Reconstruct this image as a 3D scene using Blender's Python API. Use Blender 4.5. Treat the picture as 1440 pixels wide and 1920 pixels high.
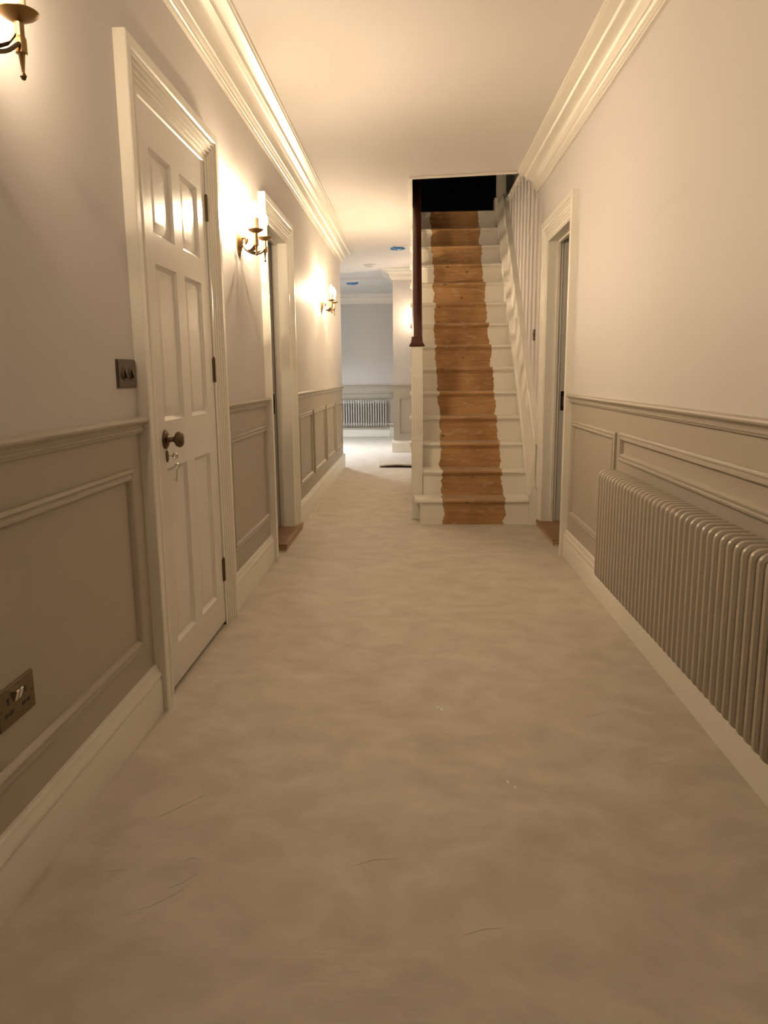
import bpy, math, random
from mathutils import Vector, Matrix
random.seed(4)
for o in list(bpy.data.objects): bpy.data.objects.remove(o)
SC = bpy.context.scene
COL = SC.collection

# ------------------------------------------------------------------ camera
FPX, CX, CY, CAMH = 1410.0, 720.0, 960.0, 1.12
VPX, VPY, ROLL = 777.0, 702.0, math.radians(-0.1)
dY = Vector((VPX - CX, -(VPY - CY), -FPX)).normalized()
up = Vector((math.sin(ROLL), math.cos(ROLL), 0))
dZ = (up - dY * up.dot(dY)).normalized()
dX = dY.cross(dZ)
MC = Matrix((dX, dY, dZ))
cam_d = bpy.data.cameras.new('camera'); cam = bpy.data.objects.new('camera', cam_d); COL.objects.link(cam)
cam_d.sensor_fit = 'VERTICAL'; cam_d.sensor_height = 36.0; cam_d.lens = FPX * 36.0 / 1920.0
cam_d.clip_start = 0.02
cam.matrix_world = Matrix.Translation((0, 0, CAMH)) @ MC.to_4x4()
SC.camera = cam
def px_floor(px, py, z=0.0):
    r = MC @ Vector((px - CX, -(py - CY), -FPX))
    return Vector((0, 0, CAMH)) + r * ((z - CAMH) / r.z)

# ------------------------------------------------------------------ world, exposure
W = bpy.data.worlds.new('world'); SC.world = W; W.use_nodes = True
W.node_tree.nodes['Background'].inputs[0].default_value = (0.001, 0.001, 0.001, 1)
W.node_tree.nodes['Background'].inputs[1].default_value = 0.3
vs = SC.view_settings
vs.view_transform = 'Standard'; vs.look = 'None'; vs.gamma = 1.0; vs.use_curve_mapping = False
vs.exposure = 1.1
BULB_COL = (1.0, 0.755, 0.495)
BULB_W = 10.8            # watts of each candle bulb
COOL_COL = (0.90, 0.94, 1.0)
COOL_STR = 270.0

# ------------------------------------------------------------------ materials
def newmat(name):
    m = bpy.data.materials.new(name); m.use_nodes = True
    nt = m.node_tree; b = nt.nodes['Principled BSDF']
    return m, nt, b
def N(nt, t, **kw):
    n = nt.nodes.new(t)
    for k, v in kw.items(): setattr(n, k, v)
    return n
def paint(name, col, rough=0.55, var=0.05, bump=0.04, scale=60.0, spec=0.5, metallic=0.0):
    m, nt, b = newmat(name)
    geo = N(nt, 'ShaderNodeNewGeometry')
    n1 = N(nt, 'ShaderNodeTexNoise'); n1.inputs['Scale'].default_value = 2.3; n1.inputs['Detail'].default_value = 5
    nt.links.new(geo.outputs['Position'], n1.inputs['Vector'])
    mx = N(nt, 'ShaderNodeMix', data_type='RGBA')
    mx.inputs['A'].default_value = tuple(c * (1 - var) for c in col) + (1,)
    mx.inputs['B'].default_value = tuple(min(1, c * (1 + var)) for c in col) + (1,)
    nt.links.new(n1.outputs['Fac'], mx.inputs['Factor'])
    nt.links.new(mx.outputs['Result'], b.inputs['Base Color'])
    b.inputs['Roughness'].default_value = rough
    b.inputs['Metallic'].default_value = metallic
    b.inputs['Specular IOR Level'].default_value = spec
    if bump > 0:
        n2 = N(nt, 'ShaderNodeTexNoise'); n2.inputs['Scale'].default_value = scale; n2.inputs['Detail'].default_value = 3
        nt.links.new(geo.outputs['Position'], n2.inputs['Vector'])
        bp = N(nt, 'ShaderNodeBump'); bp.inputs['Strength'].default_value = bump; bp.inputs['Distance'].default_value = 0.01
        nt.links.new(n2.outputs['Fac'], bp.inputs['Height']); nt.links.new(bp.outputs['Normal'], b.inputs['Normal'])
    return m
def emis(name, col, s):
    m, nt, b = newmat(name)
    b.inputs['Base Color'].default_value = (0.9, 0.9, 0.9, 1)
    b.inputs['Emission Color'].default_value = col + (1,)
    b.inputs['Emission Strength'].default_value = s
    return m

M_WALL = paint('wall_paint', (0.68, 0.655, 0.64), 0.6, 0.02, 0.03)
M_TAUPE = paint('panel_paint', (0.49, 0.445, 0.37), 0.5, 0.02, 0.03)
M_CEIL = paint('ceiling_paint', (0.77, 0.745, 0.73), 0.7, 0.02, 0.03)
M_TRIM = paint('trim_paint', (0.86, 0.83, 0.75), 0.34, 0.02, 0.03)
M_DOOR = paint('door_gloss', (0.80, 0.78, 0.735), 0.26, 0.02, 0.05, 25)
M_LEAF = paint('pocket_door_paint', (0.60, 0.59, 0.56), 0.4, 0.02, 0.02)
M_RAD = paint('radiator_enamel', (0.50, 0.45, 0.37), 0.3, 0.02, 0.0)
M_RADW = paint('radiator_pale_enamel', (0.58, 0.56, 0.52), 0.32, 0.02, 0.0)
M_BRASS = paint('antique_brass', (0.36, 0.235, 0.105), 0.34, 0.15, 0.02, 40, 0.5, 1.0)
M_BRONZE = paint('dark_bronze', (0.16, 0.115, 0.07), 0.38, 0.15, 0.02, 40, 0.5, 1.0)
M_STEEL = paint('aged_nickel_plate', (0.17, 0.13, 0.075), 0.33, 0.1, 0.02, 60, 0.5, 1.0)
M_PEWTER = paint('pewter_plate', (0.16, 0.125, 0.10), 0.36, 0.1, 0.02, 60, 0.5, 0.8)
M_NICKEL = paint('bright_nickel', (0.75, 0.72, 0.66), 0.2, 0.05, 0.0, 60, 0.5, 1.0)
M_BLACK = paint('black_plastic', (0.012, 0.010, 0.009), 0.4, 0.1, 0.0)
M_MAHOG = paint('mahogany', (0.075, 0.022, 0.014), 0.22, 0.3, 0.02, 30)
M_CANDLE = paint('candle_sleeve', (0.80, 0.68, 0.47), 0.5, 0.04, 0.02)
M_BLUE = paint('blue_masking_film', (0.05, 0.21, 0.50), 0.45, 0.35, 0.3, 30)
M_WHITE = paint('white_plastic', (0.80, 0.79, 0.77), 0.4, 0.02, 0.0)
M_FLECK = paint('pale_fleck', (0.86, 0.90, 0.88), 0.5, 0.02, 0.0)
M_CARPET = paint('carpet_offcut', (0.60, 0.54, 0.46), 0.9, 0.06, 0.3, 200)
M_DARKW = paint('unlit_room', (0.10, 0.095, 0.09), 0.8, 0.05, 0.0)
LAMP_K = (0.38, 1.05, 1.3, 0.75)
def bulb_mat():
    m, nt, b = newmat('bulb_glow')
    nt.nodes.remove(b)
    em = N(nt, 'ShaderNodeEmission'); em.inputs['Color'].default_value = BULB_COL + (1,); em.inputs['Strength'].default_value = 9.0
    tr = N(nt, 'ShaderNodeBsdfTransparent'); ad = N(nt, 'ShaderNodeAddShader')
    nt.links.new(em.outputs[0], ad.inputs[0]); nt.links.new(tr.outputs[0], ad.inputs[1])
    nt.links.new(ad.outputs[0], nt.nodes['Material Output'].inputs['Surface'])
    m.cycles.emission_sampling = 'NONE'
    return m
M_BULB = bulb_mat()
def bulb_light(k):
    """filament inside the bulb: a slim upright source, so weaker along its axis"""
    d = bpy.data.lights.new('bulb_filament', 'POINT'); d.color = BULB_COL; d.energy = BULB_W * k; d.shadow_soft_size = 0.006
    d.use_nodes = True; nt = d.node_tree; L = nt.links.new
    em = nt.nodes['Emission']
    tc = N(nt, 'ShaderNodeTexCoord'); sp = N(nt, 'ShaderNodeSeparateXYZ'); L(tc.outputs['Normal'], sp.inputs[0])
    sq = N(nt, 'ShaderNodeMath', operation='MULTIPLY'); L(sp.outputs['Z'], sq.inputs[0]); L(sp.outputs['Z'], sq.inputs[1])
    f = N(nt, 'ShaderNodeMath', operation='MULTIPLY_ADD'); f.inputs[1].default_value = -1.2; f.inputs[2].default_value = 1.0; L(sq.outputs[0], f.inputs[0])
    mxn = N(nt, 'ShaderNodeMath', operation='MAXIMUM'); mxn.inputs[1].default_value = 0.10; L(f.outputs[0], mxn.inputs[0]); f = mxn
    L(f.outputs[0], em.inputs['Strength'])
    return d
M_COOL = emis('ceiling_lamp_glow', COOL_COL, COOL_STR)

def floor_mat():
    m, nt, b = newmat('cream_screed')
    L = nt.links.new
    geo = N(nt, 'ShaderNodeNewGeometry')
    warp = N(nt, 'ShaderNodeTexNoise'); warp.inputs['Scale'].default_value = 2.2; warp.inputs['Detail'].default_value = 3
    L(geo.outputs['Position'], warp.inputs['Vector'])
    add = N(nt, 'ShaderNodeVectorMath', operation='MULTIPLY_ADD')
    add.inputs[1].default_value = (0.35, 0.35, 0.0)
    L(warp.outputs['Color'], add.inputs[0]); L(geo.outputs['Position'], add.inputs[2])
    mp = N(nt, 'ShaderNodeMapping'); mp.inputs['Scale'].default_value = (2.6, 3.4, 1); mp.inputs['Rotation'].default_value = (0, 0, 0.5)
    L(add.outputs[0], mp.inputs['Vector'])
    n1 = N(nt, 'ShaderNodeTexNoise'); n1.inputs['Scale'].default_value = 2.4; n1.inputs['Detail'].default_value = 6; n1.inputs['Roughness'].default_value = 0.58
    L(mp.outputs[0], n1.inputs['Vector'])
    cr = N(nt, 'ShaderNodeValToRGB')
    cr.color_ramp.elements[0].position = 0.30; cr.color_ramp.elements[0].color = (0.55, 0.495, 0.41, 1)
    cr.color_ramp.elements[1].position = 0.72; cr.color_ramp.elements[1].color = (0.70, 0.645, 0.56, 1)
    L(n1.outputs['Fac'], cr.inputs['Fac'])
    # faint darker specks
    v = N(nt, 'ShaderNodeTexNoise'); v.inputs['Scale'].default_value = 38; v.inputs['Detail'].default_value = 2
    L(geo.outputs['Position'], v.inputs['Vector'])
    sp = N(nt, 'ShaderNodeMapRange'); sp.inputs['From Min'].default_value = 0.76; sp.inputs['From Max'].default_value = 0.82
    sp.inputs['To Max'].default_value = 0.5
    L(v.outputs['Fac'], sp.inputs['Value'])
    mx = N(nt, 'ShaderNodeMix', data_type='RGBA'); mx.inputs['B'].default_value = (0.20, 0.16, 0.12, 1)
    L(sp.outputs[0], mx.inputs['Factor']); L(cr.outputs[0], mx.inputs['A'])
    L(mx.outputs['Result'], b.inputs['Base Color'])
    b.inputs['Roughness'].default_value = 0.62
    b.inputs['Specular IOR Level'].default_value = 0.35
    n2 = N(nt, 'ShaderNodeTexNoise'); n2.inputs['Scale'].default_value = 5.5; n2.inputs['Detail'].default_value = 7; n2.inputs['Distortion'].default_value = 1.2
    L(mp.outputs[0], n2.inputs['Vector'])
    bp = N(nt, 'ShaderNodeBump'); bp.inputs['Strength'].default_value = 0.16; bp.inputs['Distance'].default_value = 0.008
    L(n2.outputs['Fac'], bp.inputs['Height']); L(bp.outputs['Normal'], b.inputs['Normal'])
    return m
M_FLOOR = floor_mat()

def wood_nodes(nt, geo_out, c0, c1, rot=False):
    L = nt.links.new
    mp = N(nt, 'ShaderNodeMapping'); mp.inputs['Scale'].default_value = (1.6, 26, 26) if not rot else (26, 1.6, 26)
    L(geo_out, mp.inputs['Vector'])
    n1 = N(nt, 'ShaderNodeTexNoise'); n1.inputs['Scale'].default_value = 1.6; n1.inputs['Detail'].default_value = 6; n1.inputs['Distortion'].default_value = 0.8
    L(mp.outputs[0], n1.inputs['Vector'])
    n2 = N(nt, 'ShaderNodeTexNoise'); n2.inputs['Scale'].default_value = 3.1; n2.inputs['Detail'].default_value = 2
    L(geo_out, n2.inputs['Vector'])
    ad = N(nt, 'ShaderNodeMath', operation='MULTIPLY_ADD'); ad.inputs[1].default_value = 0.65
    L(n2.outputs['Fac'], ad.inputs[0])
    sc = N(nt, 'ShaderNodeMath', operation='MULTIPLY'); sc.inputs[1].default_value = 0.45
    L(n1.outputs['Fac'], sc.inputs[0]); L(sc.outputs[0], ad.inputs[2])
    cr = N(nt, 'ShaderNodeValToRGB')
    cr.color_ramp.elements[0].position = 0.36; cr.color_ramp.elements[0].color = c0 + (1,)
    cr.color_ramp.elements[1].position = 0.70; cr.color_ramp.elements[1].color = c1 + (1,)
    L(ad.outputs[0], cr.inputs['Fac'])
    return cr.outputs[0]

def stair_mat():
    m, nt, b = newmat('stair_paint_and_bare_pine')
    L = nt.links.new
    geo = N(nt, 'ShaderNodeNewGeometry'); pos = geo.outputs['Position']
    wood = wood_nodes(nt, pos, (0.30, 0.15, 0.055), (0.56, 0.32, 0.135))
    # knots
    mpk = N(nt, 'ShaderNodeMapping'); mpk.inputs['Scale'].default_value = (5.0, 9.0, 9.0); L(pos, mpk.inputs['Vector'])
    vo = N(nt, 'ShaderNodeTexVoronoi'); vo.inputs['Scale'].default_value = 1.0; L(mpk.outputs[0], vo.inputs['Vector'])
    kn = N(nt, 'ShaderNodeMapRange'); kn.inputs['From Min'].default_value = 0.05; kn.inputs['From Max'].default_value = 0.11
    kn.inputs['To Min'].default_value = 0.75; kn.inputs['To Max'].default_value = 0.0; L(vo.outputs['Distance'], kn.inputs['Value'])
    mk = N(nt, 'ShaderNodeMix', data_type='RGBA'); mk.inputs['B'].default_value = (0.06, 0.028, 0.012, 1)
    L(kn.outputs[0], mk.inputs['Factor']); L(wood, mk.inputs['A'])
    # dusty filler smears and paint flecks
    mpd = N(nt, 'ShaderNodeMapping'); mpd.inputs['Scale'].default_value = (9, 32, 32); L(pos, mpd.inputs['Vector'])
    nd = N(nt, 'ShaderNodeTexNoise'); nd.inputs['Scale'].default_value = 1.4; nd.inputs['Detail'].default_value = 5; L(mpd.outputs[0], nd.inputs['Vector'])
    dr = N(nt, 'ShaderNodeMapRange'); dr.inputs['From Min'].default_value = 0.56; dr.inputs['From Max'].default_value = 0.74; dr.inputs['To Max'].default_value = 0.6
    L(nd.outputs['Fac'], dr.inputs['Value'])
    md = N(nt, 'ShaderNodeMix', data_type='RGBA'); md.inputs['B'].default_value = (0.58, 0.50, 0.40, 1)
    L(dr.outputs[0], md.inputs['Factor']); L(mk.outputs['Result'], md.inputs['A'])
    # treads are scuffed pale: upward facing surfaces carry plaster dust
    sn = N(nt, 'ShaderNodeSeparateXYZ'); L(geo.outputs['True Normal'], sn.inputs[0])
    dust = N(nt, 'ShaderNodeMapRange'); dust.inputs['From Min'].default_value = 0.55; dust.inputs['From Max'].default_value = 0.9; dust.inputs['To Max'].default_value = 0.5
    L(sn.outputs['Z'], dust.inputs['Value'])
    mt = N(nt, 'ShaderNodeMix', data_type='RGBA'); mt.inputs['B'].default_value = (0.50, 0.40, 0.29, 1)
    L(dust.outputs[0], mt.inputs['Factor']); L(md.outputs['Result'], mt.inputs['A'])
    # painted margins with ragged brush edge
    sx = N(nt, 'ShaderNodeSeparateXYZ'); L(pos, sx.inputs[0])
    def edge(base, slope, seed, sign):
        mpn = N(nt, 'ShaderNodeMapping'); mpn.inputs['Scale'].default_value = (2, 10, 10); mpn.inputs['Location'].default_value = (seed, seed, 0)
        L(pos, mpn.inputs['Vector'])
        ns = N(nt, 'ShaderNodeTexNoise'); ns.inputs['Scale'].default_value = 1.0; ns.inputs['Detail'].default_value = 5; ns.inputs['Roughness'].default_value = 0.6
        L(mpn.outputs[0], ns.inputs['Vector'])
        a = N(nt, 'ShaderNodeMath', operation='MULTIPLY_ADD'); a.inputs[1].default_value = 0.10; a.inputs[2].default_value = base - 0.05
        L(ns.outputs['Fac'], a.inputs[0])
        c = N(nt, 'ShaderNodeMath', operation='MULTIPLY_ADD'); c.inputs[1].default_value = slope
        L(sx.outputs['Z'], c.inputs[0]); L(a.outputs[0], c.inputs[2])
        d = N(nt, 'ShaderNodeMath', operation='GREATER_THAN' if sign > 0 else 'LESS_THAN')
        L(sx.outputs['X'], d.inputs[0]); L(c.outputs[0], d.inputs[1])
        return d.outputs[0]
    e1 = edge(0.216, -0.018, 3.0, 1); e2 = edge(0.682, -0.012, 11.0, -1)
    mm = N(nt, 'ShaderNodeMath', operation='MULTIPLY'); L(e1, mm.inputs[0]); L(e2, mm.inputs[1])
    mx = N(nt, 'ShaderNodeMix', data_type='RGBA'); mx.inputs['A'].default_value = (0.86, 0.83, 0.75, 1)
    L(mm.outputs[0], mx.inputs['Factor']); L(mt.outputs['Result'], mx.inputs['B'])
    L(mx.outputs['Result'], b.inputs['Base Color'])
    rr = N(nt, 'ShaderNodeMapRange'); rr.inputs['To Min'].default_value = 0.36; rr.inputs['To Max'].default_value = 0.7
    L(mm.outputs[0], rr.inputs['Value']); L(rr.outputs[0], b.inputs['Roughness'])
    bp = N(nt, 'ShaderNodeBump'); bp.inputs['Strength'].default_value = 0.15; bp.inputs['Distance'].default_value = 0.004
    L(nd.outputs['Fac'], bp.inputs['Height']); L(bp.outputs['Normal'], b.inputs['Normal'])
    return m
M_STAIR = stair_mat()
def plywood(name, c0, c1):
    m, nt, b = newmat(name)
    geo = N(nt, 'ShaderNodeNewGeometry')
    nt.links.new(wood_nodes(nt, geo.outputs['Position'], c0, c1, True), b.inputs['Base Color'])
    b.inputs['Roughness'].default_value = 0.6
    return m
M_PLY = plywood('board_face', (0.26, 0.15, 0.07), (0.40, 0.25, 0.125))
M_PLYE = plywood('board_pale_ply', (0.50, 0.36, 0.20), (0.68, 0.53, 0.33))

# ------------------------------------------------------------------ mesh helpers
class MB:
    def __init__(s): s.v = []; s.f = []; s.m = []; s.mi = 0
    def quad(s, *p):
        i = len(s.v); s.v += [tuple(q) for q in p]; s.f.append(tuple(range(i, i + len(p)))); s.m.append(s.mi)
    def box(s, x0, x1, y0, y1, z0, z1, b=0.0):
        if b > 0:
            return s.bbox(x0, x1, y0, y1, z0, z1, b)
        i = len(s.v)
        s.v += [(x, y, z) for z in (z0, z1) for y in (y0, y1) for x in (x0, x1)]
        for f in ((0, 2, 3, 1), (4, 5, 7, 6), (0, 1, 5, 4), (2, 6, 7, 3), (0, 4, 6, 2), (1, 3, 7, 5)):
            s.f.append(tuple(i + k for k in f)); s.m.append(s.mi)
    def bbox(s, x0, x1, y0, y1, z0, z1, b):
        # chamfered box: three rings of 8
        def ring(z, ins):
            a, c, d, e = x0 + ins, x1 - ins, y0 + ins, y1 - ins
            bb = max(b - ins, 1e-5)
            return [(a + bb, d, z), (c - bb, d, z), (c, d + bb, z), (c, e - bb, z), (c - bb, e, z), (a + bb, e, z), (a, e - bb, z), (a, d + bb, z)]
        s.loft([ring(z0, b), ring(z0 + b, 0), ring(z1 - b, 0), ring(z1, b)], True, True)
    def loft(s, rings, closed=True, caps=False):
        i0 = len(s.v); n = len(rings[0])
        for r in rings: s.v += [tuple(p) for p in r]
        for k in range(len(rings) - 1):
            for j in range(n if closed else n - 1):
                a = i0 + k * n + j; b2 = i0 + k * n + (j + 1) % n
                s.f.append((a, b2, b2 + n, a + n)); s.m.append(s.mi)
        if caps:
            s.f.append(tuple(i0 + j for j in reversed(range(n)))); s.m.append(s.mi)
            t = i0 + (len(rings) - 1) * n
            s.f.append(tuple(t + j for j in range(n))); s.m.append(s.mi)
    def lathe(s, prof, n=16, axis='z', c=(0, 0, 0), sx=1.0, sy=1.0):
        rings = []
        for r, h in prof:
            rg = []
            for k in range(n):
                a = 2 * math.pi * k / n; u, w = r * math.cos(a) * sx, r * math.sin(a) * sy
                if axis == 'z': p = (c[0] + u, c[1] + w, c[2] + h)
                elif axis == 'x': p = (c[0] + h, c[1] + u, c[2] + w)
                else: p = (c[0] + u, c[1] + h, c[2] + w)
                rg.append(p)
            rings.append(rg)
        s.loft(rings, True, True)
    def tube(s, path, r, n=8, closed=False, caps=True):
        P = [Vector(p) for p in path]; m = len(P)
        R = r if isinstance(r, (list, tuple)) else [r] * m
        rings = []; ref = None
        for k in range(m):
            if closed: t = P[(k + 1) % m] - P[k - 1]
            else: t = P[min(k + 1, m - 1)] - P[max(k - 1, 0)]
            t.normalize()
            if ref is None:
                ref = Vector((0, 1, 0)) if abs(t.y) < 0.9 else Vector((1, 0, 0))
            a = (ref - t * ref.dot(t)).normalized(); ref = a; b2 = t.cross(a)
            rings.append([P[k] + (a * math.cos(q) + b2 * math.sin(q)) * R[k] for q in [2 * math.pi * j / n for j in range(n)]])
        if closed: rings.append(rings[0])
        s.loft(rings, True, caps and not closed)
    def prism(s, poly, axis, a0, a1):
        # poly 2D, extruded along axis
        def P(u, w, a): return {'x': (a, u, w), 'y': (u, a, w), 'z': (u, w, a)}[axis]
        n = len(poly)
        s.loft([[P(u, w, a0) for u, w in poly], [P(u, w, a1) for u, w in poly]], True, True)
    def mesh(s, name, smooth=True, angle=35):
        me = bpy.data.meshes.new(name); me.from_pydata(s.v, [], s.f); me.validate(); me.update()
        import bmesh
        bm = bmesh.new(); bm.from_mesh(me); bmesh.ops.remove_doubles(bm, verts=bm.verts, dist=1e-5)
        bmesh.ops.recalc_face_normals(bm, faces=bm.faces)
        if smooth:
            for f in bm.faces: f.smooth = True
            for e in bm.edges:
                if len(e.link_faces) != 2 or e.calc_face_angle(0) > math.radians(angle): e.smooth = False
        bm.to_mesh(me); bm.free()
        return me
def link(name, me, mats, parent=None, loc=None):
    if not isinstance(mats, (list, tuple)): mats = [mats]
    if len(me.materials) == 0:
        for m in mats: me.materials.append(m)
    o = bpy.data.objects.new(name, me); COL.objects.link(o)
    if parent is not None: o.parent = parent
    if loc is not None: o.location = loc
    return o
def O(name, mb, mats, parent=None, loc=None, smooth=True, angle=35):
    return link(name, mb.mesh(name, smooth, angle), mats, parent, loc)
def OM(name, mb, mats, parent=None):
    """mesh with per-face material index (no vertex merging so indices stay aligned)"""
    me = bpy.data.meshes.new(name); me.from_pydata(mb.v, [], mb.f); me.update()
    for m in mats: me.materials.append(m)
    for p, i in zip(me.polygons, mb.m): p.material_index = i
    import bmesh
    bm = bmesh.new(); bm.from_mesh(me); bmesh.ops.recalc_face_normals(bm, faces=bm.faces); bm.to_mesh(me); bm.free()
    o = bpy.data.objects.new(name, me); COL.objects.link(o)
    if parent is not None: o.parent = parent
    return o
def tag(o, label=None, cat=None, group=None, kind=None):
    if label: o['label'] = label
    if cat: o['category'] = cat
    if group: o['group'] = group
    if kind: o['kind'] = kind
    return o
def T(name, label, cat, loc=(0, 0, 0), group=None, kind=None):
    e = bpy.data.objects.new(name, None); COL.objects.link(e); e.location = loc; e.empty_display_size = 0.1
    return tag(e, label, cat, group, kind)

# ------------------------------------------------------------------ key dimensions
XL, XR = -0.877, 0.9415
YB = -2.6                       # wall behind the camera
YLE = 9.22                      # end of left wall
DADO0, DADO1 = 0.945, 0.995
def zc(x): return 2.588 + 0.032 * x     # the old ceiling runs slightly out of level
YH, XH = 6.06, -0.026           # stairwell opening in the ceiling
# stairs
RISE, GOING, YS, NSTEP = 0.196, 0.190, 5.600, 14
def nose_z(y): return RISE + (y - YS) * RISE / GOING

# ------------------------------------------------------------------ floor, ceiling
mb = MB(); mb.box(-6.0, 3.2, YB, 14.1, -0.10, 0.0)
FLOOR = tag(O('floor', mb, M_FLOOR, smooth=False), 'pale cream smooth floor with faint trowel marks', 'floor', kind='structure')
def slab(mb, x0, x1, y0, y1, th=0.15):
    i = len(mb.v)
    mb.v += [(x, y, zc(x) + dz) for dz in (0, th) for y in (y0, y1) for x in (x0, x1)]
    for f in ((0, 2, 3, 1), (4, 5, 7, 6), (0, 1, 5, 4), (2, 6, 7, 3), (0, 4, 6, 2), (1, 3, 7, 5)):
        mb.f.append(tuple(i + k for k in f)); mb.m.append(0)
mb = MB()
slab(mb, XL - 0.2, XR + 0.2, YB, YH); slab(mb, XL - 0.2, XH, YH, 11.75); slab(mb, XH, 3.2, 9.0, 11.75)
slab(mb, -6.0, XL - 0.2, YLE - 0.1, 11.75)
CEIL = tag(O('ceiling', mb, M_CEIL, smooth=False), 'white ceiling over the hallway with stairwell opening', 'ceiling', kind='structure')
mb = MB(); mb.box(-6.0, 3.2, 11.75, 14.1, 2.535, 2.73)  # slight drop added so its step edge draws a shadow line
tag(O('ceiling', mb, M_CEIL, smooth=False), 'ceiling of the space at the far end, set lower as a shadow line', 'ceiling', kind='structure')

# ------------------------------------------------------------------ walls
def wall_run(name, label, xa, xb, y0, y1, holes, ztop=2.8):
    """wall between planes xa (face) and xb, running along Y with door holes (y0,y1,ztop)"""
    mb = MB()
    def seg(ya, yb, za, zb):
        for lo, hi, mi in ((0, 0.97, 1), (0.97, ztop, 0)):
            a, b = max(za, lo), min(zb, hi)
            if b - a > 1e-6:
                mb.mi = mi; mb.box(min(xa, xb), max(xa, xb), ya, yb, a, b)
    y = y0
    for (ha, hb, hz) in holes:
        seg(y, ha, 0, ztop); seg(ha, hb, hz, ztop); y = hb
    seg(y, y1, 0, ztop)
    o = OM(name, mb, [M_WALL, M_TAUPE])
    return tag(o, label, 'wall', kind='structure')
D1 = (2.505, 3.272, 1.992)      # six panel door opening
D2 = (4.588, 5.322, 2.012)      # left pocket door opening
D3 = (4.735, 5.512, 2.030)      # right pocket door opening
WL = wall_run('wall_left', 'left hallway wall, pale above and taupe panelled below the dado rail', XL, XL - 0.16, YB, YLE, [D1, D2, D3] if False else [D1, D2])
WR = wall_run('wall_right', 'right hallway wall, pale above and taupe panelled below the dado rail', XR, XR + 0.16, YB, 5.66, [D3])
# wall beside the stairs
mb = MB(); mb.box(XR, XR + 0.16, 5.66, 9.0, 0, 2.80)
WS = tag(O('wall_stairwell', mb, M_WALL, smooth=False), 'plain grey wall rising beside the staircase', 'wall', kind='structure')
# far wall
mb = MB(); mb.mi = 1; mb.box(-6.0, 3.2, 13.90, 14.06, 0, 0.945); mb.mi = 0; mb.box(-6.0, 3.2, 13.90, 14.06, 0.945, 2.6)
WF = tag(OM('wall_far', mb, [M_WALL, M_TAUPE]), 'grey end wall behind the distant radiator', 'wall', kind='structure')
# projecting wall right of far space
mb = MB(); mb.mi = 1; mb.box(-0.305, 3.2, 11.0, 13.9, 0, 0.955); mb.mi = 0; mb.box(-0.305, 3.2, 11.0, 13.9, 0.955, 2.72)
WC = tag(OM('wall_projecting', mb, [M_WALL, M_TAUPE]), 'projecting wall with taupe panel left of the newel post', 'wall', kind='structure')
mb = MB(); mb.box(XL - 0.2, XR + 0.2, YB - 0.1, YB, 0, 2.8)
tag(O('wall_back', mb, M_WALL, smooth=False), 'wall closing the hallway behind the viewer', 'wall', kind='structure')
mb = MB(); mb.box(-6.0, XL - 0.16, YLE - 0.14, YLE, 0, 2.8); mb.box(-6.1, -6.0, YLE - 0.14, 14.0, 0, 2.8); mb.box(3.2, 3.3, 8.9, 11.1, 0, 2.8); mb.box(XR + 0.16, 3.2, 8.86, 9.0, 0, 2.8)
tag(O('wall_side', mb, M_WALL, smooth=False), 'side walls of the space beyond the hallway corner', 'wall', kind='structure')
# rooms behind the pocket doors (unlit)
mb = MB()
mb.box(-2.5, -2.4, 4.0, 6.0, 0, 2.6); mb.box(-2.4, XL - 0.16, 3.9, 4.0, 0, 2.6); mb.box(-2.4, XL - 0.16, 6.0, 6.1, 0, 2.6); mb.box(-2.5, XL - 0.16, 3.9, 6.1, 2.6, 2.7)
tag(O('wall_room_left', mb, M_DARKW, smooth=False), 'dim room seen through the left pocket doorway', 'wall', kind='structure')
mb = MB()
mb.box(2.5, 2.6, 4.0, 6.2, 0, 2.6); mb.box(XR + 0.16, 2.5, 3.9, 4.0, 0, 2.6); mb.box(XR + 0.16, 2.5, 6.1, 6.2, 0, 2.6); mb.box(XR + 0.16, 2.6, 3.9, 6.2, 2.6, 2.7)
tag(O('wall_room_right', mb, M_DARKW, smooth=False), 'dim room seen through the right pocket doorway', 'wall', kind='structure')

# ------------------------------------------------------------------ mouldings
def side_pt(side, d, y, z):
    return (XL + d, y, z) if side < 0 else (XR - d, y, z)
TRIM_N = [0]
def trim(mb, mats, label, cat='trim', parent=None):
    TRIM_N[0] += 1
    o = O('trim_%d' % TRIM_N[0], mb, mats, parent, angle=28)
    return tag(o, label, cat, kind='structure')
SKIRT = [(0, 0), (0.022, 0), (0.022, 0.112), (0.019, 0.118), (0.0225, 0.124), (0.0235, 0.131), (0.021, 0.139), (0.015, 0.146), (0.012, 0.154), (0.012, 0.160), (0.007, 0.166), (0, 0.168)]
DADO = [(0, DADO0), (0.010, DADO0 + 0.001), (0.012, DADO0 + 0.007), (0.016, DADO0 + 0.010), (0.016, DADO0 + 0.015), (0.013, DADO0 + 0.018), (0.015, DADO0 + 0.025), (0.024, DADO0 + 0.031), (0.027, DADO0 + 0.034), (0.032, DADO0 + 0.036), (0.034, DADO0 + 0.042), (0.032, DADO0 + 0.048), (0.024, DADO0 + 0.050), (0, DADO0 + 0.051)]
def run(side, prof, y0, y1):
    mb = MB(); mb.loft([[side_pt(side, d, y, z) for d, z in prof] for y in (y0, y1)], True, True); return mb
base_spans = {-1: [(YB, D1[0] - 0.137), (D1[1] + 0.139, D2[0] - 0.138), (D2[1] + 0.138, YLE)], 1: [(YB, D3[0] - 0.138)]}
bl = {-1: ['white skirting board under the double socket, left foreground', 'short white skirting board between the two left doors', 'white skirting board under the four small panels'],
      1: ['white skirting board under the long taupe radiator']}
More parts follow.
